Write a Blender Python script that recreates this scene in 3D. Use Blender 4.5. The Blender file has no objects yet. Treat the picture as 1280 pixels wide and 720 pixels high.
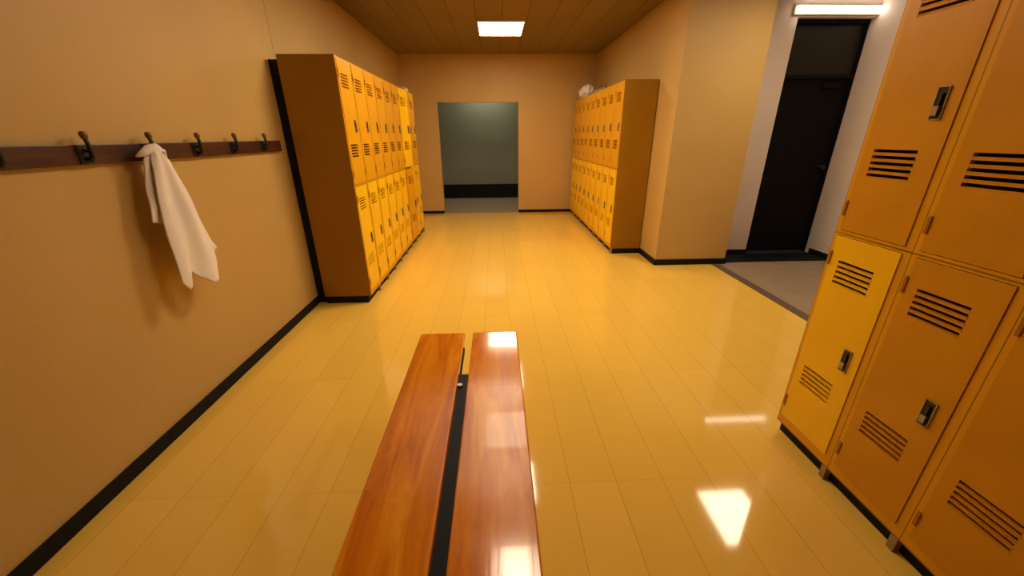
import bpy, bmesh, math, random
from mathutils import Matrix, Vector
random.seed(4)
S = bpy.context.scene
C = S.collection
PI = math.pi

# ------------------------------------------------------------------ materials
def new_mat(name):
    m = bpy.data.materials.new(name); m.use_nodes = True
    nt = m.node_tree
    return m, nt, nt.nodes['Principled BSDF']

def N(nt, kind, **kw):
    n = nt.nodes.new(kind)
    for k, v in kw.items(): setattr(n, k, v)
    return n

def paint(name, col, rough=0.5, var=0.06, scale=3.0, bump=0.0, bscale=60.0, spec=0.5, metal=0.0, coat=0.0, coord='Object'):
    m, nt, b = new_mat(name)
    tc = N(nt, 'ShaderNodeTexCoord')
    nz = N(nt, 'ShaderNodeTexNoise'); nz.inputs['Scale'].default_value = scale; nz.inputs['Detail'].default_value = 4
    nt.links.new(tc.outputs[coord], nz.inputs['Vector'])
    rmp = N(nt, 'ShaderNodeValToRGB')
    rmp.color_ramp.elements[0].position = 0.3; rmp.color_ramp.elements[1].position = 0.7
    rmp.color_ramp.elements[0].color = (*[c*(1-var) for c in col], 1)
    rmp.color_ramp.elements[1].color = (*[min(1, c*(1+var)) for c in col], 1)
    nt.links.new(nz.outputs['Fac'], rmp.inputs['Fac'])
    nt.links.new(rmp.outputs['Color'], b.inputs['Base Color'])
    b.inputs['Roughness'].default_value = rough
    b.inputs['Specular IOR Level'].default_value = spec
    b.inputs['Metallic'].default_value = metal
    b.inputs['Coat Weight'].default_value = coat
    b.inputs['Coat Roughness'].default_value = 0.1
    if bump > 0:
        n2 = N(nt, 'ShaderNodeTexNoise'); n2.inputs['Scale'].default_value = bscale; n2.inputs['Detail'].default_value = 3
        nt.links.new(tc.outputs[coord], n2.inputs['Vector'])
        bp = N(nt, 'ShaderNodeBump'); bp.inputs['Strength'].default_value = bump; bp.inputs['Distance'].default_value = 0.003
        nt.links.new(n2.outputs['Fac'], bp.inputs['Height'])
        nt.links.new(bp.outputs['Normal'], b.inputs['Normal'])
    return m

def math_node(nt, op, a, b=None):
    n = N(nt, 'ShaderNodeMath', operation=op)
    for i, v in enumerate((a, b)):
        if v is None: continue
        if isinstance(v, (int, float)): n.inputs[i].default_value = v
        else: nt.links.new(v, n.inputs[i])
    return n.outputs[0]

def seams(nt, coord_out, period, offset, width):
    """1 on a seam line, 0 elsewhere"""
    a = math_node(nt, 'SUBTRACT', coord_out, offset - 100*period)
    a = math_node(nt, 'MODULO', a, period)
    return math_node(nt, 'LESS_THAN', a, width)

def planks(name, col, line, px, ox, py, oy, width, rough, wy=None, var=0.05, coat=0.0, spec=0.5, linemix=0.6, bump=0.15, tilevar=0.04):
    m, nt, b = new_mat(name)
    tc = N(nt, 'ShaderNodeTexCoord'); sp = N(nt, 'ShaderNodeSeparateXYZ')
    nt.links.new(tc.outputs['Object'], sp.inputs[0])
    sx = seams(nt, sp.outputs['X'], px, ox, width)
    sy = seams(nt, sp.outputs['Y'], py, oy, wy or width)
    sy = math_node(nt, 'MULTIPLY', sy, 0.45)
    s = math_node(nt, 'MAXIMUM', sx, sy)
    # one tint per tile
    fx = math_node(nt, 'FLOOR', math_node(nt, 'DIVIDE', math_node(nt, 'SUBTRACT', sp.outputs['X'], ox - 100*px), px))
    fy = math_node(nt, 'FLOOR', math_node(nt, 'DIVIDE', math_node(nt, 'SUBTRACT', sp.outputs['Y'], oy - 100*py), py))
    cb = N(nt, 'ShaderNodeCombineXYZ'); nt.links.new(fx, cb.inputs[0]); nt.links.new(fy, cb.inputs[1])
    wn = N(nt, 'ShaderNodeTexWhiteNoise'); nt.links.new(cb.outputs[0], wn.inputs['Vector'])
    nz = N(nt, 'ShaderNodeTexNoise'); nz.inputs['Scale'].default_value = 1.3; nz.inputs['Detail'].default_value = 5
    nt.links.new(tc.outputs['Object'], nz.inputs['Vector'])
    f = math_node(nt, 'ADD', math_node(nt, 'MULTIPLY', wn.outputs['Value'], tilevar/(var+tilevar)), math_node(nt, 'MULTIPLY', nz.outputs['Fac'], var/(var+tilevar)))
    r = N(nt, 'ShaderNodeValToRGB')
    v = var+tilevar
    r.color_ramp.elements[0].color = (*[c*(1-v) for c in col], 1)
    r.color_ramp.elements[1].color = (*[min(1, c*(1+v)) for c in col], 1)
    nt.links.new(f, r.inputs['Fac'])
    mx = N(nt, 'ShaderNodeMix', data_type='RGBA')
    nt.links.new(math_node(nt, 'MULTIPLY', s, linemix), mx.inputs['Factor'])
    nt.links.new(r.outputs['Color'], mx.inputs['A']); mx.inputs['B'].default_value = (*line, 1)
    nt.links.new(mx.outputs['Result'], b.inputs['Base Color'])
    b.inputs['Roughness'].default_value = rough
    b.inputs['Specular IOR Level'].default_value = spec
    b.inputs['Coat Weight'].default_value = coat; b.inputs['Coat Roughness'].default_value = 0.05
    bp = N(nt, 'ShaderNodeBump'); bp.inputs['Strength'].default_value = bump; bp.inputs['Distance'].default_value = 0.002
    n3 = N(nt, 'ShaderNodeTexNoise'); n3.inputs['Scale'].default_value = 2.2; n3.inputs['Detail'].default_value = 2
    nt.links.new(tc.outputs['Object'], n3.inputs['Vector'])
    hh = math_node(nt, 'SUBTRACT', math_node(nt, 'MULTIPLY', n3.outputs['Fac'], 2.0), s)
    nt.links.new(hh, bp.inputs['Height']); nt.links.new(bp.outputs['Normal'], b.inputs['Normal'])
    return m

def wood(name, c1, c2, c3, rough=0.16, bump=0.25, axis_scale=(14, 1.2, 14), coat=0.6):
    m, nt, b = new_mat(name)
    tc = N(nt, 'ShaderNodeTexCoord'); mp = N(nt, 'ShaderNodeMapping')
    mp.inputs['Scale'].default_value = axis_scale
    nt.links.new(tc.outputs['Object'], mp.inputs['Vector'])
    n1 = N(nt, 'ShaderNodeTexNoise'); n1.inputs['Scale'].default_value = 1.6; n1.inputs['Detail'].default_value = 8
    n1.inputs['Roughness'].default_value = 0.62; n1.inputs['Distortion'].default_value = 0.8
    nt.links.new(mp.outputs[0], n1.inputs['Vector'])
    r = N(nt, 'ShaderNodeValToRGB'); e = r.color_ramp.elements
    e[0].position = 0.33; e[0].color = (*c1, 1); e[1].position = 0.68; e[1].color = (*c3, 1)
    k = e.new(0.5); k.color = (*c2, 1)
    nt.links.new(n1.outputs['Fac'], r.inputs['Fac'])
    nt.links.new(r.outputs['Color'], b.inputs['Base Color'])
    b.inputs['Roughness'].default_value = rough
    b.inputs['Coat Weight'].default_value = coat; b.inputs['Coat Roughness'].default_value = 0.03
    bp = N(nt, 'ShaderNodeBump'); bp.inputs['Strength'].default_value = bump; bp.inputs['Distance'].default_value = 0.004
    nt.links.new(n1.outputs['Fac'], bp.inputs['Height'])
    nt.links.new(bp.outputs['Normal'], b.inputs['Normal']); nt.links.new(bp.outputs['Normal'], b.inputs['Coat Normal'])
    return m

def glow(name, col, strength):
    m, nt, b = new_mat(name)
    b.inputs['Base Color'].default_value = (0.8, 0.8, 0.78, 1)
    b.inputs['Emission Color'].default_value = (*col, 1)
    b.inputs['Emission Strength'].default_value = strength
    return m

M = {}
M['wall'] = paint('tan_wall_paint', (0.58, 0.375, 0.115), 0.55, 0.05, 1.2, 0.25, 90)
# the left wall carries one fine vertical panel joint
def wall_joint():
    m = paint('tan_wall_paint_with_joint', (0.58, 0.375, 0.115), 0.55, 0.05, 1.2, 0.25, 90)
    nt = m.node_tree; b = nt.nodes['Principled BSDF']
    src = b.inputs['Base Color'].links[0].from_socket
    tc = N(nt, 'ShaderNodeTexCoord'); sp = N(nt, 'ShaderNodeSeparateXYZ'); nt.links.new(tc.outputs['Object'], sp.inputs[0])
    d = math_node(nt, 'ABSOLUTE', math_node(nt, 'SUBTRACT', sp.outputs['Y'], 3.62))
    s = math_node(nt, 'MULTIPLY', math_node(nt, 'LESS_THAN', d, 0.006), 0.45)
    mx = N(nt, 'ShaderNodeMix', data_type='RGBA'); nt.links.new(s, mx.inputs['Factor'])
    nt.links.new(src, mx.inputs['A']); mx.inputs['B'].default_value = (0.12, 0.06, 0.02, 1)
    nt.links.new(mx.outputs['Result'], b.inputs['Base Color'])
    return m
M['wall_joint'] = wall_joint()
M['grey_wall'] = paint('pale_grey_wall_paint', (0.74, 0.62, 0.53), 0.6, 0.04, 1.5, 0.2, 90)
M['far_wall'] = paint('grey_green_wall_paint', (0.24, 0.24, 0.18), 0.6, 0.06, 1.2, 0.2, 80)
M['ceiling'] = planks('brown_ceiling_boards', (0.24, 0.155, 0.05), (0.05, 0.028, 0.01), 0.326, 0.111, 1.25, 5.75, 0.012, 0.7, bump=0.3, tilevar=0.06)
M['floor'] = planks('glossy_ochre_floor_tiles', (0.90, 0.565, 0.09), (0.34, 0.18, 0.03), 0.219, 0.308, 0.88, 0.42, 0.0036, 0.07, linemix=0.42, bump=0.04, tilevar=0.025, var=0.03, coat=0.3)
M['grey_floor'] = paint('grey_vinyl_floor', (0.33, 0.245, 0.165), 0.45, 0.08, 5, 0.2, 60)
M['threshold'] = paint('dark_threshold_strip', (0.13, 0.085, 0.055), 0.5, 0.1, 10)
M['black'] = paint('black_rubber', (0.006, 0.007, 0.008), 0.6, 0.1, 10, spec=0.2)
M['door_dark'] = paint('near_black_door', (0.006, 0.005, 0.006), 0.6, 0.1, 4, spec=0.12)
M['transom'] = paint('dark_brown_transom_panel', (0.022, 0.019, 0.012), 0.4, 0.15, 2, spec=0.2)
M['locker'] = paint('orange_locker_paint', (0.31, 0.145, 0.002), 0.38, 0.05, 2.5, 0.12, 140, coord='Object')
M['upper'] = paint('orange_locker_door_paint', (0.74, 0.36, 0.002), 0.35, 0.07, 3.0, 0.12, 140)
M['lower'] = paint('yellow_locker_door_paint', (0.97, 0.58, 0.004), 0.33, 0.05, 3.0, 0.12, 140)
M['dull'] = paint('dull_orange_locker_door_paint', (0.64, 0.295, 0.003), 0.38, 0.09, 3.0, 0.12, 140)
M['hinge'] = paint('hinge_paint', (0.40, 0.15, 0.005), 0.4, 0.05, 8)
M['foot'] = paint('dull_foot_metal', (0.36, 0.24, 0.10), 0.5, 0.1, 20)
M['plate'] = paint('dark_handle_plate', (0.012, 0.012, 0.014), 0.35, 0.1, 20)
M['steel'] = paint('grey_steel', (0.35, 0.35, 0.34), 0.3, 0.1, 20, metal=0.8)
M['bench'] = wood('varnished_orange_wood', (0.58, 0.145, 0.005), (0.80, 0.24, 0.009), (0.95, 0.38, 0.02), rough=0.14, bump=0.10, axis_scale=(9, 1.0, 9))
def worn_seat(m, yc, yw):
    # varnish worn dull where people sit
    nt = m.node_tree; b = nt.nodes['Principled BSDF']
    tc = N(nt, 'ShaderNodeTexCoord'); sp = N(nt, 'ShaderNodeSeparateXYZ'); nt.links.new(tc.outputs['Object'], sp.inputs[0])
    n = N(nt, 'ShaderNodeTexNoise'); n.inputs['Scale'].default_value = 9; n.inputs['Detail'].default_value = 4; nt.links.new(tc.outputs['Object'], n.inputs['Vector'])
    y = math_node(nt, 'ADD', sp.outputs['Y'], math_node(nt, 'MULTIPLY', math_node(nt, 'SUBTRACT', n.outputs['Fac'], .5), .25))
    d = math_node(nt, 'ABSOLUTE', math_node(nt, 'SUBTRACT', y, yc))
    mr = N(nt, 'ShaderNodeMapRange'); nt.links.new(d, mr.inputs['Value'])
    mr.inputs['From Min'].default_value = yw*.1; mr.inputs['From Max'].default_value = yw*1.3; mr.interpolation_type = 'SMOOTHSTEP'; mr.inputs['To Min'].default_value = 1; mr.inputs['To Max'].default_value = 0
    nt.links.new(math_node(nt, 'ADD', math_node(nt, 'MULTIPLY', mr.outputs[0], .26), .13), b.inputs['Roughness'])
    nt.links.new(math_node(nt, 'SUBTRACT', .45, math_node(nt, 'MULTIPLY', mr.outputs[0], .38)), b.inputs['Coat Weight'])
worn_seat(M['bench'], 1.16, .42)
M['rail'] = wood('dark_red_brown_wood', (0.035, 0.010, 0.006), (0.065, 0.018, 0.010), (0.10, 0.028, 0.014), rough=0.4, bump=0.1, coat=0.1)
M['bracket'] = paint('black_iron', (0.012, 0.011, 0.010), 0.5, 0.1, 30)
M['knob'] = paint('aged_brass_tip', (0.20, 0.10, 0.025), 0.4, 0.1, 30, metal=0.3)
M['towel'] = paint('white_towel_cloth', (0.90, 0.83, 0.75), 0.9, 0.03, 8, 0.5, 220, spec=0.2)
M['frame'] = paint('lamp_frame_metal', (0.62, 0.52, 0.36), 0.4, 0.03, 5)
M['bag'] = paint('white_plastic_film', (0.93, 0.88, 0.86), 0.25, 0.05, 12)
M['card'] = paint('grey_cardboard', (0.30, 0.27, 0.25), 0.7, 0.08, 12)
M['paper'] = paint('pale_cardboard', (0.62, 0.50, 0.36), 0.7, 0.06, 12)
WARM = (1.0, 0.80, 0.55)
M['lamp'] = glow('warm_lamp_diffuser', WARM, 17)
M['lamp_dim'] = glow('warm_lamp_diffuser_dim', WARM, 22)
M['lamp_mid'] = glow('warm_lamp_diffuser_mid', WARM, 17)
M['lamp_strong'] = glow('warm_lamp_diffuser_strong', WARM, 38)
M['tube'] = glow('cool_tube_light', (1.0, 0.86, 0.70), 5)
M['far_lamp'] = glow('cool_lamp_diffuser', (1.0, 1.0, 0.76), 15)

# ------------------------------------------------------------------ mesh helpers
def box(bm, x0, x1, y0, y1, z0, z1, mi=0):
    vs = [bm.verts.new((x, y, z)) for x in (x0, x1) for y in (y0, y1) for z in (z0, z1)]
    for f in ((0, 1, 3, 2), (4, 6, 7, 5), (0, 4, 5, 1), (2, 3, 7, 6), (0, 2, 6, 4), (1, 5, 7, 3)):
        fc = bm.faces.new([vs[i] for i in f]); fc.material_index = mi

def tube(bm, pts, r, seg=10, mi=0):
    pts = [Vector(p) for p in pts]
    rs = r if isinstance(r, (list, tuple)) else [r]*len(pts)
    rings = []
    for i, p in enumerate(pts):
        t = (pts[min(i+1, len(pts)-1)] - pts[max(i-1, 0)]).normalized()
        a = Vector((0, 1, 0)) if abs(t.y) < 0.9 else Vector((1, 0, 0))
        u = t.cross(a).normalized(); v = t.cross(u)
        rings.append([bm.verts.new(p + (u*math.cos(2*PI*k/seg) + v*math.sin(2*PI*k/seg))*rs[i]) for k in range(seg)])
    for i in range(len(rings)-1):
        for k in range(seg):
            f = bm.faces.new([rings[i][k], rings[i][(k+1) % seg], rings[i+1][(k+1) % seg], rings[i+1][k]]); f.smooth = True; f.material_index = mi
    for rg in (rings[0], rings[-1]):
        f = bm.faces.new(rg); f.material_index = mi

def obj(name, bm, mats, parent=None, bevel=0.0, seg=2, smooth=False):
    bmesh.ops.recalc_face_normals(bm, faces=bm.faces)
    me = bpy.data.meshes.new(name); bm.to_mesh(me); bm.free()
    if not isinstance(mats, (list, tuple)): mats = [mats]
    for m in mats: me.materials.append(m)
    if smooth:
        for p in me.polygons: p.use_smooth = True
    o = bpy.data.objects.new(name, me); C.objects.link(o)
    if parent: o.parent = parent
    if bevel:
        b = o.modifiers.new('bevel', 'BEVEL'); b.width = bevel; b.segments = seg; b.limit_method = 'ANGLE'; b.angle_limit = math.radians(50)
    return o

def struct(name, bm, mats, label, parent=None, bevel=0.0):
    o = obj(name, bm, mats, parent, bevel)
    if parent is None: o['kind'] = 'structure'; o['label'] = label; o['category'] = name.split('_')[0].split('.')[0]
    return o

def tag(o, label, cat, group=None):
    o['label'] = label; o['category'] = cat
    if group: o['group'] = group
    return o

def thing(name, label, cat, loc=(0, 0, 0), rotz=0, group=None):
    o = bpy.data.objects.new(name, None); C.objects.link(o)
    o.empty_display_size = 0.1
    o.location = loc; o.rotation_euler = (0, 0, rotz)
    return tag(o, label, cat, group)

def BX(*boxes):
    bm = bmesh.new()
    for b in boxes: box(bm, *b)
    return bm

# ------------------------------------------------------------------ the room
XL, XR, YF, H = -1.76, 1.935, 8.07, 2.9
YB = -2.4
XE = 5.2         # east side of the corridor
struct('floor', BX((XL-.15, 2.64, YB-.15, YF, -.08, 0)), M['floor'], 'glossy ochre tiled floor of the locker room')
struct('floor', BX((2.74, XE+.1, YB-.15, 4.80, -.08, 0)), M['grey_floor'], 'grey vinyl floor in front of the dark side door')
struct('trim_1', BX((2.64, 2.74, YB-.15, 4.42, -.08, 0.004)), M['threshold'], 'dark threshold strip between ochre tiles and grey floor')
struct('floor', BX((-2.2, 1.9, YF, 10.3, -.08, 0)), M['grey_floor'], 'grey floor beyond the far opening')
struct('ceiling', BX((XL-.15, XE+.1, YB-.15, YF+.0, H, H+.1)), M['ceiling'], 'brown boarded ceiling of the locker room')
struct('wall_left', BX((XL-.15, XL, YB, YF, 0, H)), M['wall_joint'], 'long tan wall on the left carrying the coat rail')
# far wall with opening
struct('wall_far', BX((XL-.15, -1.095, YF, YF+.12, 0, H), (0.456, XR+.15, YF, YF+.12, 0, H), (-1.095, 0.456, YF, YF+.12, 2.1, H)), M['wall'],
       'tan far wall around the doorless opening')
struct('wall_right', BX((XR, 2.81, 4.42, YF+.12, 0, H)), M['wall'], 'tan wall on the right that ends in a broad projecting corner')
struct('wall_right_near', BX((XR, 2.64, YB, 1.35, 0, H)), M['wall'], 'tan wall behind the nearest lockers')
struct('wall_behind', BX((XL-.15, XE+.1, YB-.15, YB, 0, H)), M['wall'], 'tan wall behind the viewer')
struct('wall_side', BX((XE, XE+.1, YB, 4.42, 0, H)), M['grey_wall'], 'pale grey corridor end wall')
# grey wall with door recess
struct('wall_passage', BX((2.81, 3.305, 4.79, 5.0, 0, H), (3.305, 4.19, 4.79, 5.0, 2.67, H), (4.19, XE+.1, 4.42, 5.0, 0, H), (3.305, 4.19, 4.985, 5.1, 0, 2.67)), M['grey_wall'],
       'pale grey wall around the dark side door')
# beyond the far opening
struct('wall_beyond', BX((-2.3, 2.0, 10.2, 10.3, 0, H), (-2.3, -2.2, YF+.12, 10.2, 0, H), (1.9, 2.0, YF+.12, 10.2, 0, H)), M['far_wall'],
       'grey green wall seen through the far opening')
struct('ceiling', BX((-2.3, 2.0, YF+.0, 10.3, H, H+.1)), M['far_wall'], 'grey ceiling beyond the far opening')
struct('baseboard_beyond', BX((-2.2, 1.9, 10.16, 10.2, 0, .345)), M['black'], 'tall black skirting on the wall beyond the opening')
bh, bt = 0.072, 0.014
struct('baseboard_left', BX((XL, XL+bt, YB, YF, 0, bh)), M['black'], 'black skirting along the left wall', bevel=.003)
struct('baseboard_far', BX((XL+bt, -1.095, YF-bt, YF, 0, .055), (0.456, XR-bt, YF-bt, YF, 0, .055)), M['black'], 'black skirting on the far wall', bevel=.003)
struct('baseboard_right', BX((XR-bt, XR, 4.42, YF, 0, bh), (XR-bt, 2.81+bt, 4.42-bt, 4.42, 0, bh), (2.81, 2.81+bt, 4.42, 4.79-bt, 0, bh)), M['black'], 'black skirting round the right wall corner', bevel=.003)
struct('baseboard_passage', BX((2.81+bt, 3.305, 4.79-bt, 4.79, 0, bh), (4.19-bt, 4.19, 4.42, 4.79, 0, bh), (4.19-bt, XE, 4.42-bt, 4.42, 0, bh)), M['black'], 'black skirting on the grey passage wall', bevel=.003)
struct('baseboard_near', BX((XR-bt, XR, YB, 1.35, 0, bh), (XR-bt, 2.64, 1.35, 1.35+bt, 0, bh)), M['black'], 'black skirting behind the nearest lockers', bevel=.003)
struct('trim_2', BX((2.81+bt, 4.19-bt, 4.46, 4.79-bt, 0.0, .012)), M['black'], 'black door sill strip on the grey floor', bevel=.003)

struct('trim_gap_shade', BX((XL, -1.677, 3.50, 6.44, 0, 2.07)), M['black'], 'added black board standing in for the shade in the gap between the left lockers and the wall')  # board added to blacken the open gap behind the lockers, in place of its shade

# the dark side door in its recess
d = struct('door_1', BX((3.32, 4.175, 4.90, 4.945, 0.015, 2.09)), M['door_dark'], 'near black side door under the tube light', bevel=.004)
d['category'] = 'door'
bm = bmesh.new(); box(bm, 3.305, 3.32, 4.86, 4.985, 0, 2.67); box(bm, 4.175, 4.19, 4.86, 4.985, 0, 2.67); box(bm, 3.32, 4.175, 4.86, 4.985, 2.09, 2.13); box(bm, 3.32, 4.175, 4.86, 4.985, 2.63, 2.67)
obj('door_frame', bm, M['door_dark'], d, .003)
obj('transom_panel', BX((3.32, 4.175, 4.91, 4.94, 2.13, 2.63)), M['transom'], d, .002)
bm = bmesh.new()
tube(bm, [(4.095, 4.905, 1.10), (4.095, 4.88, 1.10), (4.095, 4.865, 1.10), (4.095, 4.85, 1.10), (4.095, 4.835, 1.10), (4.095, 4.83, 1.10)], [.03, .03, .012, .025, .028, .015], 14)
obj('door_knob', bm, M['plate'], d)
bm = bmesh.new()   # door closer with its arm
box(bm, 3.85, 4.05, 4.865, 4.90, 1.99, 2.04); 
obj('door_closer', bm, M['door_dark'], d, .004)

# ------------------------------------------------------------------ lamps
def panel_lamp(x0, x1, y0, y1, z, label, mat):
    w, l = x1-x0, y1-y0
    t = thing('ceiling_light', label, 'ceiling light', ((x0+x1)/2, (y0+y1)/2, z), 0, 'ceiling light panels')
    a, b, f = w/2, l/2, .018
    obj('lamp_frame', BX((-a, a, -b, -b+f, -.014, 0), (-a, a, b-f, b, -.014, 0), (-a, -a+f, -b+f, b-f, -.014, 0), (a-f, a, -b+f, b-f, -.014, 0)), M['frame'], t, .002)
    obj('lamp_diffuser', BX((-a+f, a-f, -b+f, b-f, -.010, -.001)), mat, t)
    return t
panel_lamp(-.21, .43, 5.92, 6.70, H, 'lit rectangular ceiling light in front of the far opening', M['lamp'])
panel_lamp(-.06, .28, 1.85, 2.38, H, 'lit ceiling light mirrored white on the near end of the bench', M['lamp_dim'])
panel_lamp(-.21, .43, 3.55, 4.20, H, 'lit ceiling light mirrored as a haze halfway along the bench', M['lamp_strong'])
panel_lamp(2.54, 3.18, 2.86, 3.60, H, 'lit ceiling light mirrored on the floor beside the nearest lockers', M['lamp_mid'])
panel_lamp(-.50, .10, 9.45, 9.90, H, 'dim cool ceiling light beyond the far opening', M['far_lamp'])
t = thing('tube_light', 'slim white tube light across the wall over the dark side door', 'wall light', (3.72, 4.79, 2.73))
obj('lamp_body', BX((-.49, .49, -.03, 0, -.045, .045)), M['frame'], t, .004)
bm = bmesh.new(); tube(bm, [(-.47, -.06, 0), (-.465, -.06, 0), (.465, -.06, 0), (.47, -.06, 0)], [.026, .032, .032, .026], 16)
obj('lamp_tube', bm, M['tube'], t)

# ------------------------------------------------------------------ lockers
PW, LD, LH = 0.335, 0.44, 2.10
DX0, DW = 0.020, 0.284
def door_bm(h, vents, hw=.083, cx=.127):
    """sheet metal door with real louvre slots, local x 0..DW, front at y=-.004"""
    slots = []
    for vz in vents:
        for k in range(5):
            zc = vz + (k-2)*.0225
            slots.append((zc-.0060, zc+.0060))
    slots.sort()
    zs = [0]
    for a, b in slots: zs += [a, b]
    zs.append(h)
    xs = [0, cx-hw, cx+hw, DW]
    T = .016; y0 = -.004
    filled = lambda i, j: 0 <= i < 3 and 0 <= j < len(zs)-1 and not (i == 1 and j % 2 == 1)
    bm = bmesh.new(); V = {}
    def v(i, j, s):
        if (i, j, s) not in V: V[i, j, s] = bm.verts.new((xs[i], y0 + s*T, zs[j]))
        return V[i, j, s]
    for i in range(3):
        for j in range(len(zs)-1):
            if not filled(i, j): continue
            for s in (0, 1): bm.faces.new([v(i, j, s), v(i+1, j, s), v(i+1, j+1, s), v(i, j+1, s)])
            for (di, dj, a, b) in ((-1, 0, (i, j), (i, j+1)), (1, 0, (i+1, j), (i+1, j+1)), (0, -1, (i, j), (i+1, j)), (0, 1, (i, j+1), (i+1, j+1))):
                if not filled(i+di, j+dj): bm.faces.new([v(*a, 0), v(*b, 0), v(*b, 1), v(*a, 1)])
    # louvre hoods: a slanted lip below each slot
    x0, x1 = cx-hw-.003, cx+hw+.003
    for a, b in slots:
        p = [(y0, a-.006), (y0-.0034, a+.0005), (y0-.0028, a+.0010), (y0+.001, a)]
        L = [bm.verts.new((x0, q[0], q[1])) for q in p]; R = [bm.verts.new((x1, q[0], q[1])) for q in p]
        for k in range(4): bm.faces.new([L[k], L[(k+1) % 4], R[(k+1) % 4], R[k]])
        bm.faces.new(L); bm.faces.new(R)
    return bm

def handle_bm():
    bm = bmesh.new()
    # recessed dark plate
    box(bm, -.016, .016, -.0025, .001, -.048, .048, 0)
    # rim
    for b in ((-.019, -.016, -.005, .001, -.051, .051), (.016, .019, -.005, .001, -.051, .051), (-.016, .016, -.005, .001, .048, .051), (-.016, .016, -.005, .001, -.051, -.048)):
        box(bm, *b, 1)
    # lift latch
    box(bm, -.009, .009, -.013, -.0025, -.038, -.008, 1)
    box(bm, -.005, .005, -.009, -.0025, -.008, .030, 0)
    return bm

def make_locker(LD=LD):
    t = thing('locker', '', 'locker')
    f = .018
    bm = bmesh.new()
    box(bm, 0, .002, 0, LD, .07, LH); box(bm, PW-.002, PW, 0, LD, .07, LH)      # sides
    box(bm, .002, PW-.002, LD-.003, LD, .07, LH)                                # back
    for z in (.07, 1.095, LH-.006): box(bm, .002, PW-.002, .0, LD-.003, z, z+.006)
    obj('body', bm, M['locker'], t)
    bm = bmesh.new()
    box(bm, .002, f, 0, .012, .076, LH-.006); box(bm, DX0+DW+.002, PW-.002, 0, .012, .076, LH-.006)
    for a, b in ((.076, .120), (1.088, 1.112), (2.078, LH-.006)): box(bm, f, DX0+DW+.002, 0, .012, a, b)
    obj('front_frame', bm, M['upper'], t)
    obj('plinth', BX((.002, PW-.002, .03, LD-.01, 0, .07)), M['black'], t)
    obj('foot', BX((PW-.032, PW-.004, .002, .03, 0, .07)), M['foot'], t, .002)
    for z0, mt, (va, vb), hz in ((.122, 'lower', (.40, .935), .59), (1.114, 'upper', (1.39, 1.93), 1.59)):
        h = .964
        dr = obj('door', door_bm(h, (va-z0, vb-z0)), M[mt], t, .0012, 1)
        dr.location = (DX0, 0, z0)
        hd = obj('handle', handle_bm(), [M['plate'], M['steel']], dr)
        hd.location = (.246-DX0, -.004, hz-z0)
        for hz2 in (.09, h-.10):
            hg = obj('hinge', BX((-.009, .005, -.0085, -.003, hz2-.032, hz2+.032)), M['hinge'], dr, .003)
    return t

def copy_tree(o, parent=None):
    c = o.copy(); C.objects.link(c); c.parent = parent
    for ch in list(o.children): copy_tree(ch, c)
    return c

proto = make_locker()
doormesh = {}
def recolour(dr, key):
    """give this door its own paint while sharing the shape"""
    dr.material_slots[0].link = 'OBJECT'; dr.material_slots[0].material = M[key]
slim = make_locker(.40)
def locker(loc, rz, label, group, ajar=0, up=None, lo=None, src=None):
    src = src or proto
    o = copy_tree(src) if src.get('placed') else src
    src['placed'] = 1; o['placed'] = 1
    o.location = loc; o.rotation_euler = (0, 0, rz); o['label'] = label; o['group'] = group
    doors = sorted([c for c in o.children if c.name.startswith('door')], key=lambda c: c.location.z)
    for dr, k in zip(doors, (lo, up)):
        if k: recolour(dr, k)
        if ajar:
            dr.rotation_euler = (0, 0, -ajar); dr.location.y = -.006
    return o
ORD = ['first', 'second', 'third', 'fourth', 'fifth', 'sixth', 'seventh', 'eighth', 'ninth']
Y0 = 3.465
for i in range(9):
    if i == 0: lb = 'two-door locker closest to the coat rail, showing its broad brown side panel'
    elif i == 6: lb = 'two-door locker with both doors standing ajar, seventh along the left wall'
    elif i == 8: lb = 'two-door locker at the far end of the left bank, beside the far wall'
    else: lb = f'orange and yellow two-door locker, {ORD[i]} from the near end along the left wall'
    locker((-1.235, Y0 + i*PW*1.0, 0), PI/2, lb, 'lockers along the left wall', ajar=(math.radians(9) if i == 6 else 0), up=('lower' if i == 6 else None), lo=('upper' if i == 6 else None))
Y1 = 4.945
for i in range(9):
    # copies are placed with their right side at the near end
    if i == 0: lb = 'two-door locker nearest the projecting corner, at the near end of the right bank'
    elif i == 8: lb = 'two-door locker at the far end of the right bank, beneath the white plastic bag'
    else: lb = f'orange and yellow two-door locker, {ORD[i]} from the near end of the far right bank'
    locker((1.522, Y1 + (i+1)*PW*.995, 0), -PI/2, lb, 'lockers along the far right wall', src=slim)
lbs = ['close-up locker with a bright yellow lower door, at the end of the near right bank',
       'close-up dull orange locker just right of the one with the bright yellow lower door',
       'close-up dull orange locker second from the right edge of the picture',
       'close-up dull orange locker at the right edge, mostly out of the picture']
for i in range(4):
    locker((1.488, 1.595 - i*PW, 0), -PI/2, lbs[i], 'close-up lockers at the right', up='dull', lo=('lower' if i == 0 else 'dull'))

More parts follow.
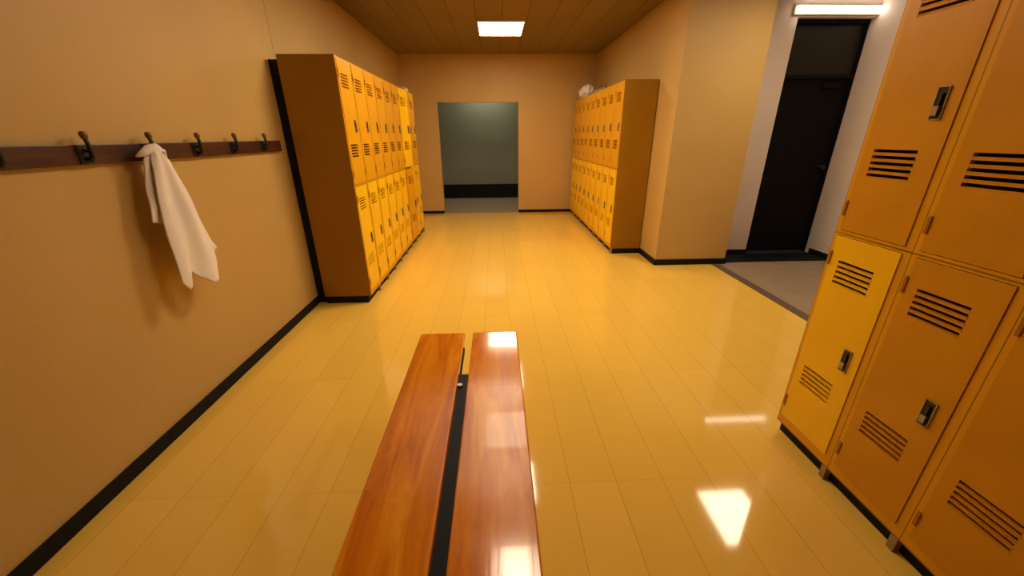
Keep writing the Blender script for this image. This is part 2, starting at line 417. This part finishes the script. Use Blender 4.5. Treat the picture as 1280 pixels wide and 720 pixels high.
# ------------------------------------------------------------------ bench
t = thing('bench', 'varnished orange wooden bench of two long boards in the foreground', 'bench', (-.178, 0, 0))
def board(x0, x1):
    bm = bmesh.new(); box(bm, x0, x1, -.45, 1.955, .412, .45)
    o = obj('seat_board', bm, M['bench'], t, .006, 3)
    return o
board(-.272, -.022); board(.025, .276)
obj('beam', BX((-.034, .034, -.40, 1.60, .352, .411), (-.034, -.018, 1.60, 1.86, .380, .411)), M['black'], t, .003)
for y in (1.35, -.1):
    bm = bmesh.new(); box(bm, -.03, .03, y-.03, y+.03, .012, .352); box(bm, -.2, .2, y-.035, y+.035, 0, .014); box(bm, -.22, -.034, y-.02, y+.02, .385, .411); box(bm, .034, .22, y-.02, y+.02, .385, .411)
    p = obj('pedestal', bm, M['black'], t, .003)
    for bx_ in (-.17, .17):
        bm = bmesh.new(); tube(bm, [(bx_, y, .014), (bx_, y, .024)], .012, 6); obj('bolt', bm, M['steel'], p)
bm = bmesh.new(); tube(bm, [(-.012, 1.50, .409), (-.012, 1.50, .422)], .012, 6); obj('bolt', bm, M['steel'], t)

# ------------------------------------------------------------------ coat rail and hooks
t = thing('coat_rail', 'dark brown wooden coat rail with hooks along the left wall', 'coat rail', (XL, 2.0, 1.44))
obj('rail_board', BX((0, .024, -1.7, 1.375, -.04, .04)), M['rail'], t, .003)
for hy in (1.46, 1.78, 2.10, 2.43, 2.765, 3.115, 1.13):
    y = hy - 2.0
    bm = bmesh.new()
    box(bm, .024, .029, y-.030, y+.026, -.038, .038)                 # plate
    tube(bm, [(.029, y, -.015), (.044, y, -.022), (.052, y, -.012), (.055, y, .01), (.054, y, .045), (.050, y, .066)], [.010, .010, .010, .009, .0085, .008], 10)
    tube(bm, [(.029, y, .02), (.045, y, .01), (.058, y, .005)], .006, 8)
    hk = obj('hook', bm, M['bracket'], t, .0015, 1)
    bm = bmesh.new()
    tube(bm, [(.050, y, .060), (.050, y, .068), (.049, y, .080), (.048, y, .090), (.048, y, .093)], [.009, .013, .0145, .011, .004], 12)
    obj('hook_tip', bm, M['knob'], hk)

# ------------------------------------------------------------------ towel
def lerp(tab, v):
    for (a, x), (b, y) in zip(tab, tab[1:]):
        if v <= b:
            k = (v-a)/(b-a); k = k*k*(3-2*k)*.35 + k*.65
            return x + (y-x)*k
    return tab[-1][1]
bm = bmesh.new()
def sheet(Ltab, Rtab, Btab, z0, depth, amp, nf, ph, nu=40, nv=44):
    """cloth layer: Y edges against fraction down, bottom height against fraction across"""
    g = []
    for j in range(nv+1):
        row = []; v = j/nv
        for i in range(nu+1):
            u = i/nu
            y = lerp(Ltab, v)*(1-u) + lerp(Rtab, v)*u
            zb = lerp(Btab, u)
            z = z0 + (zb-z0)*v
            edge = math.sin(PI*u)
            x = depth(v) + amp*min(1, .35+v)*math.sin(nf*PI*u + ph + .8*v) + .018*edge + .004*math.sin(9*v+5*u)
            row.append(bm.verts.new((x, y, z)))
        g.append(row)
    for j in range(nv):
        for i in range(nu):
            f = bm.faces.new([g[j][i], g[j][i+1], g[j+1][i+1], g[j+1][i]]); f.smooth = True
# main front fold
sheet([(0, 2.025), (.08, 2.005), (.35, 1.965), (.7, 1.93), (1, 1.915)], [(0, 2.085), (.08, 2.13), (.5, 2.195), (.8, 2.235), (1, 2.215)],
      [(0, .80), (.10, .752), (.20, .765), (.30, .835), (.45, .785), (.65, .732), (.85, .732), (1, .82)], 1.445, lambda v: -1.668+.02*v, .011, 3.2, .3, 60, 50)
# short left fold
sheet([(0, 2.02), (.12, 1.985), (.6, 1.945), (1, 1.915)], [(0, 2.06), (1, 2.05)], [(0, 1.118), (.5, 1.10), (1, 1.09)], 1.44, lambda v: -1.688, .008, 2.0, 1.1, 24, 30)
# right flap whose corner points outwards
sheet([(0, 2.06), (.5, 2.15), (1, 2.18)], [(0, 2.09), (.12, 2.125), (.55, 2.20), (.85, 2.255), (1, 2.295)], [(0, .86), (.6, .875), (1, .892)], 1.435, lambda v: -1.70, .007, 2.2, .8, 24, 36)
# gathered loop over the hook with a small tip pointing left
tube(bm, [(-1.685, 1.965, 1.425), (-1.680, 2.00, 1.437), (-1.676, 2.035, 1.452), (-1.675, 2.07, 1.455), (-1.678, 2.10, 1.438), (-1.68, 2.115, 1.405)], [.004, .014, .021, .024, .021, .010], 12)
tw = obj('towel', bm, M['towel'])
so = tw.modifiers.new('thick', 'SOLIDIFY'); so.thickness = .004; so.offset = 0
tag(tw, 'crumpled white towel hanging from a hook of the coat rail', 'towel')

# ------------------------------------------------------------------ things on top of the lockers
def crumple(name, loc, size, mat, label, cat, amp=.35, seed=1):
    random.seed(seed)
    bm = bmesh.new(); bmesh.ops.create_icosphere(bm, subdivisions=4, radius=1)
    from mathutils import noise
    for v in bm.verts:
        n = v.co.normalized()
        r = 1 + amp*noise.noise(n*2.1+Vector((seed, 0, 0))) + amp*.6*abs(noise.noise(n*5.3+Vector((0, seed, 0)))) + .1*noise.noise(n*12)
        c = n*r
        c.z = max(c.z, -.72)
        v.co = Vector((c.x*size[0], c.y*size[1], (c.z+.72)*size[2]))
    o = obj(name, bm, mat); o.location = loc
    return tag(o, label, cat)
crumple('plastic_bag', (1.63, 7.50, LH), (.11, .30, .125), M['bag'], 'crumpled white plastic bag on top of the far end of the right lockers', 'bag', seed=3)
bm = bmesh.new()
o = obj('cardboard_box', BX((-.13, .13, -.42, .42, 0, .055)), M['card'], None, .006)
o.location = (1.71, 6.60, LH); o.rotation_euler = (0, 0, .06)
tag(o, 'flat grey box lying beside the white bag on the right lockers', 'box')
o = obj('paper_stack', BX((-.15, .15, -.17, .17, 0, .022), (-.14, .15, -.16, .15, .022, .036)), M['paper'], None, .003)
o.location = (-1.385, 6.1, LH); o.rotation_euler = (0, 0, .08)
tag(o, 'pale flat stack of paper on top of the far end of the left lockers', 'paper')

# ------------------------------------------------------------------ world, camera, view
w = bpy.data.worlds.new('world'); S.world = w; w.use_nodes = True
w.node_tree.nodes['Background'].inputs[0].default_value = (0.02, 0.02, 0.025, 1)
w.node_tree.nodes['Background'].inputs[1].default_value = 0.3
f = 477.0
hv = Vector((619-640, -(170-360), -f)).normalized()
vv = Vector((650-640, -(1555-360), -f)).normalized()
Zc = -(vv - vv.dot(hv)*hv).normalized(); Xc = hv.cross(Zc)
R = Matrix((Xc, hv, Zc))
cam = bpy.data.cameras.new('camera'); co = bpy.data.objects.new('camera', cam); C.objects.link(co)
cam.sensor_width = 36; cam.lens = 36*f/1280; cam.clip_start = .02
co.matrix_world = Matrix.Translation((0, 0, 1.5)) @ R.to_4x4()
S.camera = co
S.view_settings.view_transform = 'Standard'; S.view_settings.look = 'None'
S.view_settings.gamma = 1; S.view_settings.exposure = 0.4
S.view_settings.use_curve_mapping = False
